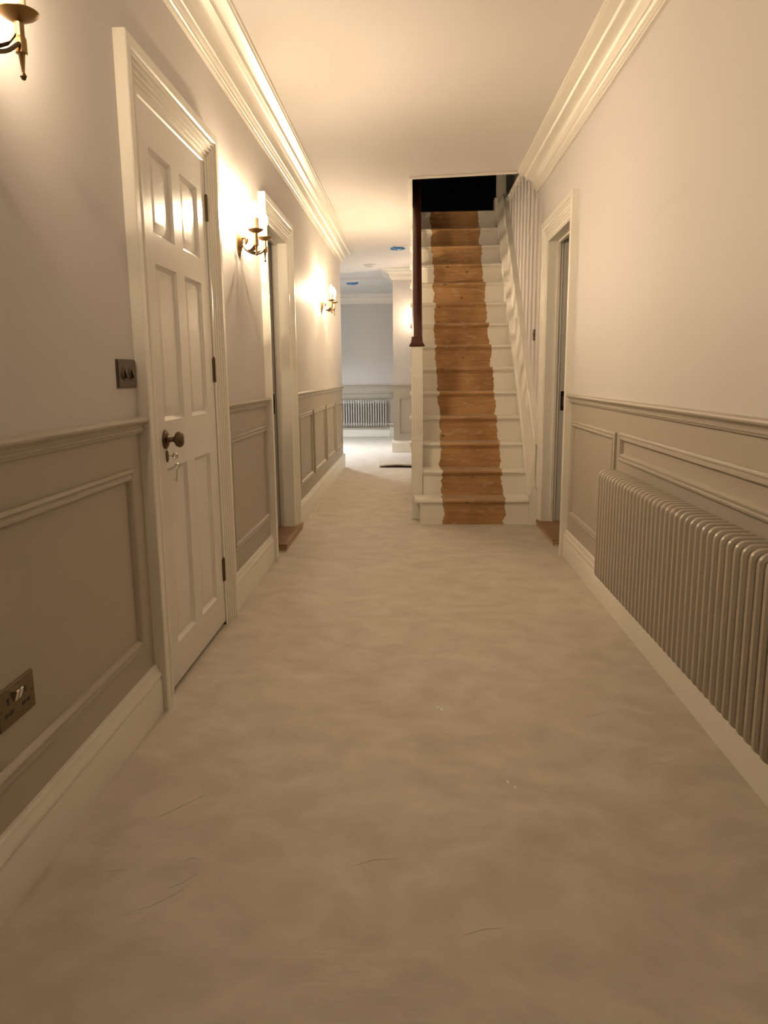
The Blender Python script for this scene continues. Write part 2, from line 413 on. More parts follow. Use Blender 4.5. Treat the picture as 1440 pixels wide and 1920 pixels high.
dl = {-1: ['taupe dado rail by the light switch, left foreground', 'short taupe dado rail between the two left doors', 'taupe dado rail above the four small panels'],
      1: ['taupe dado rail above the long radiator']}
for sd in (-1, 1):
    for k, (a, b) in enumerate(base_spans[sd]):
        tag(O('baseboard_left' if sd < 0 else 'baseboard_right', run(sd, SKIRT, a, b), M_TRIM, angle=28), bl[sd][k], 'baseboard', kind='structure')
        trim(run(sd, DADO, a, b), M_TAUPE, dl[sd][k], 'dado rail')
# panel frames
FR = [(0, 0.0), (0, 0.010), (0.004, 0.013), (0.010, 0.014), (0.014, 0.010), (0.018, 0.010), (0.022, 0.016), (0.028, 0.0165), (0.033, 0.011), (0.036, 0.0)]
def frame_mb(pt, a0, a1, z0, z1, prof=FR):
    """rectangular picture-frame moulding, pt(d, a, z) -> 3D"""
    mb = MB(); rings = []
    for u, d in prof:
        rings.append([pt(d, a0 + u, z0 + u), pt(d, a1 - u, z0 + u), pt(d, a1 - u, z1 - u), pt(d, a0 + u, z1 - u)])
    mb.loft(rings, True, False)
    return mb
left_frames = [(0.35, 2.268, 0.262, 0.842), (3.50, 4.405, 0.278, 0.836), (5.655, 6.40, 0.28, 0.828), (6.505, 7.345, 0.28, 0.828), (7.45, 8.215, 0.28, 0.826), (8.32, 9.06, 0.28, 0.824)]
for (a, b, c, d) in left_frames:
    O('panel_moulding', frame_mb(lambda dd, y, z: side_pt(-1, dd, y, z), a, b, c, d), M_TAUPE, WL, angle=28)
for (a, b, c, d) in [(3.545, 4.505, 0.268, 0.845), (0.60, 3.462, 0.725, 0.853), (-1.2, 0.5, 0.268, 0.845)]:
    O('panel_moulding', frame_mb(lambda dd, y, z: side_pt(1, dd, y, z), a, b, c, d), M_TAUPE, WR, angle=28)
# projecting wall: skirting, dado, panel (faces the camera, plane y=11)
def ptC(d, x, z): return (x, 11.0 - d, z)
def run_front(prof, x0, x1, y=11.0):
    mb = MB(); mb.loft([[(x, y - d, z) for d, z in prof] for x in (x0, x1)], True, True); return mb
SK2 = [(d, z * 1.03) for d, z in SKIRT]
tag(O('baseboard_projecting', run_front(SK2, -0.325, 3.2), M_TRIM, angle=28), 'white skirting board at foot of the projecting wall', 'baseboard', kind='structure')
trim(run_front([(d, z - 0.012) for d, z in DADO], -0.335, 3.2), M_TAUPE, 'grey dado rail on the projecting wall', 'dado rail')
O('panel_moulding', frame_mb(ptC, -0.235, 0.75, 0.245, 0.80), M_TAUPE, WC, angle=28)
# return side of projecting wall (x=-0.305)
mb = MB(); mb.loft([[(-0.305 - d, y, z) for d, z in SK2] for y in (11.0, 13.9)], True, True)
tag(O('baseboard_return', mb, M_TRIM, angle=28), 'white skirting board on the hidden side of the projecting wall', 'baseboard', kind='structure')
# far wall
tag(O('baseboard_far', run_front(SKIRT, -6.0, -0.305, 13.9), M_TRIM, angle=28), 'white skirting board under the distant radiator', 'baseboard', kind='structure')
trim(run_front([(d, z - 0.05) for d, z in DADO], -6.0, -0.305, 13.9), M_TAUPE, 'grey dado rail above the distant radiator', 'dado rail')
O('panel_moulding', frame_mb(lambda d, x, z: (x, 13.9 - d, z), -1.9, -0.40, 0.69, 0.815), M_TAUPE, WF, angle=28)
# return skirting round left wall corner
mb = MB(); mb.loft([[(x, YLE + d, z) for d, z in SKIRT] for x in (XL + 0.022, -6.0)], True, True)
tag(O('baseboard_corner', mb, M_TRIM, angle=28), 'white skirting board turning the left hallway corner', 'baseboard', kind='structure')

# cornices: (projection from wall, drop from ceiling)
def arc(c, r, a0, a1, n):
    return [(c[0] + r * math.cos(math.radians(a0 + (a1 - a0) * k / n)), c[1] + r * math.sin(math.radians(a0 + (a1 - a0) * k / n))) for k in range(n + 1)]
CORN = [(0.0, -0.01), (0.165, -0.01), (0.165, 0.008), (0.160, 0.011), (0.156, 0.011), (0.156, 0.018), (0.150, 0.021),
        (0.122, 0.030), (0.112, 0.034), (0.106, 0.042), (0.106, 0.048), (0.100, 0.050)]
CORN += [(0.100 - 0.052 * math.sin(math.radians(a)), 0.050 + 0.052 * (1 - math.cos(math.radians(a)))) for a in (18, 36, 54, 72, 88)]
CORN += [(0.046, 0.108), (0.046, 0.114), (0.040, 0.117), (0.034, 0.126), (0.026, 0.132), (0.024, 0.140), (0.018, 0.143), (0.016, 0.150), (0.0, 0.150)]
def cornice(side, y0, y1, mitre):
    mb = MB()
    zz = zc(XL + 0.15) if side < 0 else zc(XR - 0.16)
    rings = [[side_pt(side, d, y0, zz - q) for d, q in CORN], [side_pt(side, d, y1 + (d if mitre else 0), zz - q) for d, q in CORN]]
    if mitre:
        rings.append([(-6.0, y1 + d, zz - q) for d, q in CORN])
    mb.loft(rings, True, True); return mb
trim(cornice(-1, YB, YLE, True), M_TRIM, 'white moulded cornice along the left wall', 'cornice')
trim(cornice(1, YB, YH, False), M_TRIM, 'white moulded cornice along the right wall', 'cornice')
mb = MB(); rings = []
for x, ex in ((3.2, 0), (-0.305, 1)):
    rings.append([(x - d * ex, 11.0 - d, zc(-0.2) - q) for d, q in CORN])
rings.append([(-0.305 - d, 11.75, zc(-0.2) - q) for d, q in CORN])
mb.loft(rings, True, True)
trim(mb, M_TRIM, 'white moulded cornice on the projecting wall', 'cornice')
mb = MB(); mb.loft([[(x, 13.9 - d, 2.535 - q * 1.1) for d, q in CORN] for x in (-6.0, -0.305)], True, True)
trim(mb, M_TRIM, 'white cornice on the distant end wall', 'cornice')
# stairwell opening edge trim
mb = MB()
for (x0, x1, y0, y1) in ((XH - 0.012, XR - 0.165, YH - 0.012, YH + 0.014),):
    i = len(mb.v)
    for zz0, zz1 in ((-0.012, 0.16),):
        mb.v += [(x, y, zc(x) + dz) for dz in (zz0, zz1) for y in (y0, y1) for x in (x0, x1)]
        for f in ((0, 2, 3, 1), (4, 5, 7, 6), (0, 1, 5, 4), (2, 6, 7, 3), (0, 4, 6, 2), (1, 3, 7, 5)):
            mb.f.append(tuple(i + k for k in f)); mb.m.append(0)
trim(mb, M_TRIM, 'thin white edge strip across the stairwell opening', 'trim')
mb = MB(); mb.box(XH - 0.012, XH + 0.012, YH + 0.014, 9.0, zc(XH) - 0.012, zc(XH) + 0.16)
trim(mb, M_TRIM, 'thin white edge strip along the left of the stairwell opening', 'trim')

# ------------------------------------------------------------------ door casings
CAS = [(0, 0.0), (0, 0.036), (0.003, 0.039), (0.034, 0.039), (0.038, 0.032), (0.046, 0.0365), (0.053, 0.034), (0.055, 0.027), (0.063, 0.032), (0.070, 0.029), (0.072, 0.022),
       (0.080, 0.027), (0.087, 0.024), (0.089, 0.018), (0.097, 0.022), (0.104, 0.019), (0.106, 0.014), (0.114, 0.017), (0.132, 0.016), (0.136, 0.012), (0.136, -0.02)]
def casing(side, op, ztop):
    y0, y1 = op[0] - 0.135, op[1] + 0.135
    mb = MB(); rings = []
    for u, d in CAS:
        rings.append([side_pt(side, d, y0 + u, 0), side_pt(side, d, y0 + u, ztop - u), side_pt(side, d, y1 - u, ztop - u), side_pt(side, d, y1 - u, 0)])
    mb.loft(rings, False, False)
    return mb
trim(casing(-1, D1, D1[2] + 0.128), M_TRIM, 'white moulded door casing around the six panel door', 'door casing')
trim(casing(-1, D2, D2[2] + 0.130), M_TRIM, 'white moulded casing of the left pocket doorway', 'door casing')
trim(casing(1, D3, D3[2] + 0.128), M_TRIM, 'white moulded casing of the right pocket doorway', 'door casing')

# ------------------------------------------------------------------ six panel door
dr = T('door_1', 'closed white six panel door with bronze knob and keys in lock', 'door', (XL, 2.888, 0.0), kind='structure')
DXF = 0.011                     # door face relative to the wall plane
dy0, dy1, dz0, dz1 = 2.508 - 2.888, 3.268 - 2.888, 0.018, 1.984
ycut = [dy0, 2.593 - 2.888, 2.822 - 2.888, 2.920 - 2.888, 3.146 - 2.888, dy1]
zcut = [dz0, 0.160, 0.803, 0.968, 1.493, 1.587, 1.858, dz1]
pan = {(1, 1), (3, 1), (1, 3), (3, 3), (1, 5), (3, 5)}
mb = MB(); pm = []
REC = 0.013
for i in range(5):
    for j in range(7):
        a, b, c, d = ycut[i], ycut[i + 1], zcut[j], zcut[j + 1]
        if (i, j) in pan:
            s = 0.014
            o1 = [(DXF, a, c), (DXF, b, c), (DXF, b, d), (DXF, a, d)]
            o2 = [(DXF - 0.004, a + 0.003, c + 0.003), (DXF - 0.004, b - 0.003, c + 0.003), (DXF - 0.004, b - 0.003, d - 0.003), (DXF - 0.004, a + 0.003, d - 0.003)]
            o3 = [(DXF - REC, a + s, c + s), (DXF - REC, b - s, c + s), (DXF - REC, b - s, d - s), (DXF - REC, a + s, d - s)]
            mb.loft([o1, o2, o3], True, False)
            pm.append((a + s, b - s, c + s, d - s))
        else:
            mb.quad((DXF, a, c), (DXF, b, c), (DXF, b, d), (DXF, a, d))
mb.quad((DXF - 0.04, dy0, dz0), (DXF - 0.04, dy1, dz0), (DXF - 0.04, dy1, dz1), (DXF - 0.04, dy0, dz1))
mb.quad((DXF, dy0, dz0), (DXF, dy1, dz0), (DXF - 0.04, dy1, dz0), (DXF - 0.04, dy0, dz0))
mb.quad((DXF, dy0, dz1), (DXF, dy1, dz1), (DXF - 0.04, dy1, dz1), (DXF - 0.04, dy0, dz1))
mb.quad((DXF, dy0, dz0), (DXF, dy0, dz1), (DXF - 0.04, dy0, dz1), (DXF - 0.04, dy0, dz0))
mb.quad((DXF, dy1, dz0), (DXF, dy1, dz1), (DXF - 0.04, dy1, dz1), (DXF - 0.04, dy1, dz0))
O('door_frame', mb, M_DOOR, dr, angle=25)
for (a, b, c, d) in pm:
    mb = MB(); rg = []
    for ins, dep in ((0.0, REC + 0.006), (0.0, REC - 0.0005), (0.004, REC - 0.001), (0.030, REC - 0.006), (0.034, REC - 0.006)):
        rg.append([(DXF - dep, a + ins, c + ins), (DXF - dep, b - ins, c + ins), (DXF - dep, b - ins, d - ins), (DXF - dep, a + ins, d - ins)])
    mb.loft(rg, True, True)
    O('door_panel', mb, M_DOOR, dr, angle=20)
mb = MB()   # lining
for (a, b) in ((dy0 - 0.010, dy0 - 0.003), (dy1 + 0.003, dy1 + 0.010)): mb.box(-0.15, DXF + 0.001, a, b, 0, dz1 + 0.010)
mb.box(-0.15, DXF + 0.001, dy0 - 0.010, dy1 + 0.010, dz1 + 0.003, dz1 + 0.010)
O('door_lining', mb, M_TRIM, dr, smooth=False)
hm = MB(); hm.tube([(0.004, 0, -0.05), (0.004, 0, 0.05)], 0.006, 8); hm.box(-0.002, 0.0045, -0.016, 0.002, -0.05, 0.05)
hm.lathe([(0.0015, 0.05), (0.005, 0.052), (0.004, 0.056), (0.0005, 0.058)], 8, 'z', (0.004, 0, 0)); hme = hm.mesh('hinge')
for z in (0.258, 1.145, 1.805):
    link('hinge', hme, M_BRONZE, dr, (DXF, dy1 + 0.002, z))
KY = 2.585 - 2.888
mb = MB(); mb.lathe([(0.034, 0.0), (0.034, 0.003), (0.031, 0.005), (0.028, 0.005), (0.027, 0.008), (0.022, 0.010), (0.014, 0.011), (0.011, 0.014), (0.009, 0.020), (0.009, 0.034)], 24, 'x', (DXF, KY, 0.905))
kr = O('knob_rose', mb, M_BRONZE, dr)
mb = MB(); mb.lathe([(0.009, 0.030), (0.014, 0.034), (0.024, 0.040), (0.0275, 0.048), (0.027, 0.055), (0.022, 0.061), (0.020, 0.061), (0.012, 0.064), (0.0005, 0.065)], 24, 'x', (DXF, KY, 0.905))
O('door_knob', mb, M_BRONZE, dr)
mb = MB(); mb.lathe([(0.011, 0), (0.011, 0.003), (0.009, 0.005), (0.0005, 0.005)], 16, 'x', (DXF, KY + 0.006, 0.846), 1.0, 1.95)
es = O('keyhole_plate', mb, M_BRONZE, dr)
for z in (0.832, 0.860):
    mb = MB(); mb.lathe([(0.0022, 0.004), (0.0022, 0.0058), (0.0003, 0.0064)], 8, 'x', (DXF, KY + 0.006, z)); O('screw', mb, M_NICKEL, es)
# keys
kx = XL + DXF; ky = 2.888 + KY + 0.006
keys = T('key_bunch', 'two small keys on a ring hanging from the door lock', 'keys', (kx, ky, 0.848))
def key_mesh():
    mb = MB()
    # bow ring in XZ plane around origin, stem towards -z
    mb.tube([(0.0085 * math.cos(a), 0, 0.0085 * math.sin(a)) for a in [2 * math.pi * k / 14 for k in range(14)]], 0.0028, 6, True)
    mb.lathe([(0.0003, -0.0012), (0.0075, -0.001), (0.0075, 0.001), (0.0003, 0.0012)], 14, 'y')
    mb.tube([(0, 0, -0.008), (0, 0, -0.056)], 0.0024, 8)
    mb.box(0.001, 0.012, -0.001, 0.001, -0.054, -0.048); mb.box(0.001, 0.009, -0.001, 0.001, -0.046, -0.042)
    return mb.mesh('key')
km = key_mesh()
k1 = link('key', km, M_NICKEL, keys, (0.030, 0, 0)); k1.rotation_euler = (0, math.radians(90), 0)
k2 = link('key', km, M_STEEL, keys, (0.034, 0.0, -0.036)); k2.rotation_euler = (0, math.radians(-5), math.radians(180))
mb = MB(); mb.tube([(0.035 + 0.008 * math.cos(a), 0.012 * math.sin(a) * 0.3, -0.018 + 0.013 * math.sin(a)) for a in [2 * math.pi * k / 16 for k in range(16)]], 0.0008, 5, True)
O('split_ring', mb, M_NICKEL, keys)

# ------------------------------------------------------------------ pocket doors
def pocket(name, label, side, op, leafmat):
    d = T(name, label, 'door', (XL if side < 0 else XR, op[1], 0), kind='structure')
    y0, y1, zt = op[0] - op[1], 0.0, op[2]
    S = 1 if side < 0 else -1        # local x towards hall
    def bx(mb, d0, d1, a, b, c, e):  # depth into wall positive
        xs = sorted((-S * d0, -S * d1)); mb.box(xs[0], xs[1], a, b, c, e)
    # far jamb: two linings with stop bead and slot
    mb = MB(); bx(mb, -0.012, 0.055, -0.012, 0.02, 0, zt); O('jamb_lining', mb, M_TRIM, d, smooth=False)
    mb = MB(); bx(mb, 0.055, 0.073, -0.024, 0.02, 0, zt - 0.012); O('jamb_stop', mb, M_TRIM, d, smooth=False)
    mb = MB(); bx(mb, 0.073, 0.092, -0.012, 0.02, 0, zt); O('jamb_lining', mb, M_TRIM, d, smooth=False)
    mb = MB(); bx(mb, 0.150, 0.175, -0.012, 0.02, 0, zt); O('jamb_lining', mb, M_TRIM, d, smooth=False)
    # near jamb and head
    mb = MB(); bx(mb, -0.012, 0.175, y0 - 0.02, y0 + 0.012, 0, zt); O('jamb_lining', mb, M_TRIM, d, smooth=False)
    mb = MB(); bx(mb, -0.012, 0.055, y0, 0, zt - 0.012, zt + 0.02); bx(mb, 0.055, 0.073, y0, 0, zt - 0.026, zt + 0.02); bx(mb, 0.073, 0.092, y0, 0, zt - 0.012, zt + 0.02)
    bx(mb, 0.150, 0.175, y0, 0, zt - 0.012, zt + 0.02)
    O('jamb_head', mb, M_TRIM, d, smooth=False)
    # leaf slid into the wall, leading edge showing
    mb = MB(); bx(mb, 0.100, 0.142, -0.035, 0.60, 0.05, zt + 0.01); lf = O('sliding_leaf', mb, leafmat, d, smooth=False)
    mb = MB(); zz = 0.925
    bx(mb, 0.1005, 0.1415, -0.040, -0.034, zz - 0.068, zz + 0.068)
    bx(mb, 0.134, 0.150, -0.052, 0.030, zz - 0.050, zz + 0.050)
    O('edge_pull', mb, M_BLACK, lf, smooth=False)
    mb = MB(); bx(mb, 0.112, 0.129, -0.0425, -0.038, zz - 0.034, zz + 0.034)
    O('pull_recess', mb, M_PEWTER, lf, smooth=False)
    return d
pocket('door_2', 'open pocket door with black edge pull in the left wall', -1, D2, M_LEAF)
pocket('door_3', 'open pocket door with black edge pull in the right wall', 1, D3, M_LEAF)

# threshold boards
def threshold(side, y0, y1, xf, label):
    t = T('threshold_board', label, 'threshold', ((XL if side < 0 else XR), (y0 + y1) / 2, 0), group='bare wooden threshold boards')
    xb = 0.25; S = 1 if side < 0 else -1; h = (y1 - y0) / 2
    fx = abs(xf - (XL if side < 0 else XR))
    def bx(mb, a, b, hh0, hh1, ins):
        xs = sorted((-S * 0.25, S * (fx - ins))); mb.box(xs[0], xs[1], -h + ins, h - ins, hh0, hh1, 0.002)
    for k, (a, b, m, ins) in enumerate(((0.0, 0.012, M_PLYE, 0.004), (0.012, 0.018, M_PLY, 0.002), (0.018, 0.028, M_PLYE, 0.003), (0.028, 0.045, M_PLY, 0.0))):
        mb = MB(); bx(mb, 0, 0, a, b, ins)
        O('top_board' if k == 3 else 'ply_layer', mb, m, t)
    return t
threshold(-1, 4.725, 5.46, -0.826, 'bare wooden threshold board in the left pocket doorway')
threshold(1, 4.875, 5.56, 0.905, 'bare wooden threshold board in the right pocket doorway')

# ------------------------------------------------------------------ staircase
st = T('staircase', 'steep white painted staircase with bare wood strip up the middle', 'staircase', (0.45, YS, 0))
SX, SY = 0.45, YS
def S_(mb):  # shift to staircase local space
    mb.v = [(x - SX, y - SY, z) for x, y, z in mb.v]; return mb
TH = 0.034; NOSE = 0.020
def xr_(k): return 0.852 - 0.0024 * (k - 1)
for k in range(1, NSTEP + 1):
    yf = YS + (k - 1) * GOING; zt = k * RISE
    xl = {1: 0.0, 2: 0.069}.get(k, -0.030)
    yb = yf + GOING + 0.02 if k < NSTEP else yf + 1.2
    r = TH / 2
    prof = [(yb, zt), (yb, zt - TH)] + [(yf - NOSE + r + r * math.cos(math.radians(a)), zt - r + r * math.sin(math.radians(a))) for a in (-90, -115, -140, -165, 170, 150, 130, 110, 90)]
    mb = MB()
    if k == 1:
        # bullnose end: taper the profile at the left
        rings = []
        for x, back, sc in ((0.0, 0.045, 0.75), (0.006, 0.025, 0.9), (0.018, 0.008, 1), (0.04, 0.0, 1), (xr_(k), 0.0, 1)):
            rings.append([(x, y + (back if y < yf + 0.05 else 0), zt - TH / 2 + (z - zt + TH / 2) * sc) for y, z in prof])
        mb.loft(rings, True, True)
    else:
        mb.prism(prof, 'x', xl, xr_(k) + 0.012)
        if xl < 0: mb.prism([(y, z) for y, z in [(yf - NOSE, zt - 0.004), (yf - NOSE, zt - TH + 0.004), (yf + GOING - 0.03, zt - TH + 0.004), (yf + GOING - 0.03, zt - 0.004)]], 'x', -0.038, -0.030)
    O('tread', S_(mb), M_STAIR, st)
    mb = MB(); rl = {1: 0.040, 2: 0.069}.get(k, 0.0)
    mb.box(rl, 0.890, yf, yf + 0.018, zt - RISE, zt - TH)
    mb.prism([(yf, zt - TH), (yf - 0.012, zt - TH), (yf - 0.010, zt - TH - 0.006), (yf - 0.004, zt - TH - 0.012), (yf, zt - TH - 0.016)], 'x', rl - 0.005, xr_(k))
    O('riser', S_(mb), M_STAIR, st, smooth=False)
# wall string (right)
mb = MB(); y_a, y_b = 5.585, 8.16
poly = [(y_a, 0.0), (y_a, 0.275), (5.60, 0.29), (5.612, 0.56), (5.64, 0.612), (y_b, nose_z(8.06) + 0.22), (y_b, nose_z(8.06) - 0.30), (6.0, 0.0)]
mb.prism(poly, 'x', 0.894, XR)
ws = O('wall_string', S_(mb), M_TRIM, st, smooth=False)
mb = MB(); rr_ = []
for y in (5.64, y_b):
    z = 0.612 + (y - 5.64) * (nose_z(8.06) + 0.22 - 0.612) / (y_b - 5.64)
    rr_.append([(0.889, y, z - 0.014), (0.889, y, z + 0.002), (0.896, y, z + 0.010), (XR, y, z + 0.014), (XR, y, z - 0.01)])
mb.loft(rr_, True, True); O('string_capping', S_(mb), M_TRIM, ws)
# canted inner face of the string, from the tread ends up to the capping
mb = MB(); rr_ = []
for y in (YS - 0.004, 5.64, 8.10):
    zt = 0.612 + (max(y, 5.64) - 5.64) * (nose_z(8.06) + 0.22 - 0.612) / (y_b - 5.64)
    zn = nose_z(y); xe = xr_(1 + (y - YS) / GOING) + 0.001
    lo = max(0.0, zn - 0.34)
    rr_.append([(xe, y, lo), (xe, y, min(zn + 0.04, zt - 0.02)), (0.892, y, zt - 0.004), (0.896, y, zt - 0.004), (0.896, y, lo)])
mb.loft(rr_, True, True)
O('inner_string', S_(mb), M_TRIM, st, smooth=False)
mb = MB(); mb.box(0.856, 0.925, 5.576, 5.60, 0, 0.215); mb.prism([(0.856, 0.215), (0.925, 0.215), (0.905, 0.262), (0.895, 0.30), (0.88, 0.30)], 'y', 5.576, 5.60)
O('plinth_block', S_(mb), M_TRIM, st, smooth=False)
# outer string and spandrel on the hall side
pts = []
for k in range(3, NSTEP + 1):
    yf = YS + (k - 1) * GOING
    pts += [(yf + 0.004, (k - 1) * RISE - TH + 0.001), (yf + 0.004, k * RISE - TH)]
pts += [(8.9, NSTEP * RISE - TH), (8.9, 0.0), (pts[0][0], 0.0)]
mb = MB(); mb.prism(pts, 'x', -0.022, 0.0)
O('side_panel', S_(mb), M_TRIM, st, smooth=False)
# newel post
nx, ny, nw = 0.020, 5.862, 0.044
mb = MB()
mb.box(nx - nw, nx + nw, ny - nw, ny + nw, 0.0, 0.612, 0.003)
mb.box(nx - nw, nx + nw, ny - nw, ny + nw, 0.616, 1.328, 0.003)
mb.box(nx - nw + 0.003, nx + nw - 0.003, ny - nw + 0.003, ny + nw - 0.003, 0.60, 0.63)
npost = O('newel_post', S_(mb), M_TRIM, st)
for fx in (-0.026, -0.009, 0.009, 0.026):      # raised reeds on the faces
    mb = MB(); mb.prism([(nx + fx - 0.006, ny - nw), (nx + fx - 0.004, ny - nw - 0.004), (nx + fx, ny - nw - 0.0055), (nx + fx + 0.004, ny - nw - 0.004), (nx + fx + 0.006, ny - nw)], 'z', 0.66, 1.10)
    O('reed', S_(mb), M_TRIM, npost)
mb = MB()
rg = []
for hw, z in ((0.044, 1.328), (0.058, 1.328), (0.059, 1.336), (0.052, 1.345), (0.044, 1.362), (0.041, 1.385), (0.040, 1.40)):
    rg.append([(nx - hw, ny - hw, z), (nx + hw, ny - hw, z), (nx + hw, ny + hw, z), (nx - hw, ny + hw, z)])
mb.loft(rg, True, True)
O('newel_cap', S_(mb), M_MAHOG, st)
# handrail
RO = 0.85
def rail_z(y): return nose_z(y) + RO
HR = [(-0.030, -0.034), (0.030, -0.034), (0.034, -0.020), (0.028, -0.008), (0.036, 0.006), (0.038, 0.018), (0.030, 0.030), (0.012, 0.036), (-0.012, 0.036), (-0.030, 0.030), (-0.038, 0.018), (-0.036, 0.006), (-0.028, -0.008), (-0.034, -0.020)]
mb = MB(); mb.loft([[(nx + 0.004 + u, y, rail_z(y) + w * 1.40) for u, w in HR] for y in (5.83, 8.15)], True, True)
O('handrail', S_(mb), M_MAHOG, st)
# balusters, two to a tread
for k in range(3, NSTEP):
    yf = YS + (k - 1) * GOING
    for q in (0.035, 0.130):
        y = yf + q; b = 0.016
        mb = MB(); zt = k * RISE
        i = len(mb.v)
        mb.v += [(nx + sx * b, y + sy * b, (zt if lv == 0 else rail_z(y + sy * b) - 0.045)) for lv in (0, 1) for sy in (-1, 1) for sx in (-1, 1)]
        for f in ((0, 2, 3, 1), (4, 5, 7, 6), (0, 1, 5, 4), (2, 6, 7, 3), (0, 4, 6, 2), (1, 3, 7, 5)):
            mb.f.append(tuple(i + kk for kk in f)); mb.m.append(0)
        O('baluster', S_(mb), M_TRIM, st, smooth=False)
# upper newel standing on the string at the landing
mb = MB(); mb.box(0.838, 0.928, 8.10, 8.19, 2.80, 4.0, 0.003); O('upper_newel', S_(mb), M_TRIM, st)
mb = MB(); mb.box(0.812, 0.842, 8.06, 8.19, 2.60, 2.866, 0.004); O('string_end_block', S_(mb), M_TRIM, st)
# bead along the top of the stairwell wall
mb = MB(); mb.tube([(XR - 0.004, 5.9, 2.842), (XR - 0.004, 9.0, 2.842)], 0.017, 10); mb.box(XR - 0.002, XR + 0.16, 5.9, 9.0, 2.80, 2.845)
trim(mb, M_TRIM, 'white bead along the top of the stairwell wall', 'trim')
# upstairs wall piece and landing
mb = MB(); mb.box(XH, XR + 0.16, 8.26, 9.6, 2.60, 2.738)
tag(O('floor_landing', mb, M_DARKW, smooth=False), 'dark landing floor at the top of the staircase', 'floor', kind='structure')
mb = MB(); mb.box(XR + 0.06, XR + 0.16, 8.4, 9.6, 2.845, 4.2); mb.box(XR + 0.16, 2.4, 9.5, 9.6, 2.85, 4.2)
tag(O('wall_upstairs', mb, M_WALL, smooth=False), 'grey upstairs wall glimpsed above the stairwell', 'wall', kind='structure')

# switch on the stairwell wall
sw = T('light_switch', 'small metal light switch on the wall beside the stairs', 'light switch', (XR, 6.10, 1.415))
mb = MB(); mb.box(-0.006, 0, -0.043, 0.043, -0.043, 0.043, 0.002); O('switch_plate', mb, M_PEWTER, sw)
mb = MB(); mb.prism([(-0.006, -0.012), (-0.013, 0.010), (-0.006, 0.012)], 'y', -0.008, 0.008); O('toggle', mb, M_STEEL, sw)
# double switch left
sw = T('light_switch', 'dark two gang light switch plate left of the six panel door', 'light switch', (XL, 2.288, 1.130))
mb = MB(); mb.box(0, 0.005, -0.073, 0.073, -0.043, 0.043, 0.0015); mb.box(0.005, 0.008, -0.070, 0.070, -0.040, 0.040, 0.0015); O('switch_plate', mb, M_PEWTER, sw)
for yy in (-0.026, 0.028):
    mb = MB(); mb.lathe([(0.020, 0.007), (0.020, 0.010), (0.016, 0.011), (0.0005, 0.011)], 16, 'x', (0, yy, 0.0)); O('rocker_bezel', mb, M_PEWTER, sw)
    mb = MB(); mb.prism([(0.010, -0.014), (0.020, -0.011), (0.012, 0.014), (0.010, 0.014)], 'y', yy - 0.007, yy + 0.007); O('toggle', mb, M_STEEL, sw)
# double socket
so = T('power_socket', 'brushed metal double power socket low on the left wall', 'socket', (XL, 1.515, 0.424))
mb = MB(); mb.box(0, 0.004, -0.075, 0.075, -0.044, 0.044, 0.001); mb.box(0.004, 0.006, -0.074, 0.074, -0.043, 0.043, 0.001); O('socket_plate', mb, M_STEEL, so)
for yy in (-0.036, 0.036):
    mb = MB(); mb.box(0.0055, 0.0066, yy - 0.0035, yy + 0.0035, 0.006, 0.020)
    for q in (-0.011, 0.011): mb.box(0.0055, 0.0066, yy + q - 0.006, yy + q + 0.006, -0.020, -0.011)
    mb.box(0.0055, 0.0064, yy - 0.006, yy + 0.006, -0.017, -0.014)
    O('pin_holes', mb, M_BLACK, so, smooth=False)
for yy in (-0.008, 0.008):
    mb = MB(); mb.prism([(0.006, 0.004), (0.008, 0.004), (0.015, 0.026), (0.013, 0.028), (0.006, 0.027)], 'y', yy - 0.006, yy + 0.006); O('rocker', mb, M_NICKEL if yy else M_STEEL, so, smooth=False)
for yy in (-0.064, 0.064):
    mb = MB(); mb.lathe([(0.003, 0.005), (0.003, 0.0068), (0.0005, 0.007)], 8, 'x', (0, yy, 0)); O('screw', mb, M_BRONZE, so)

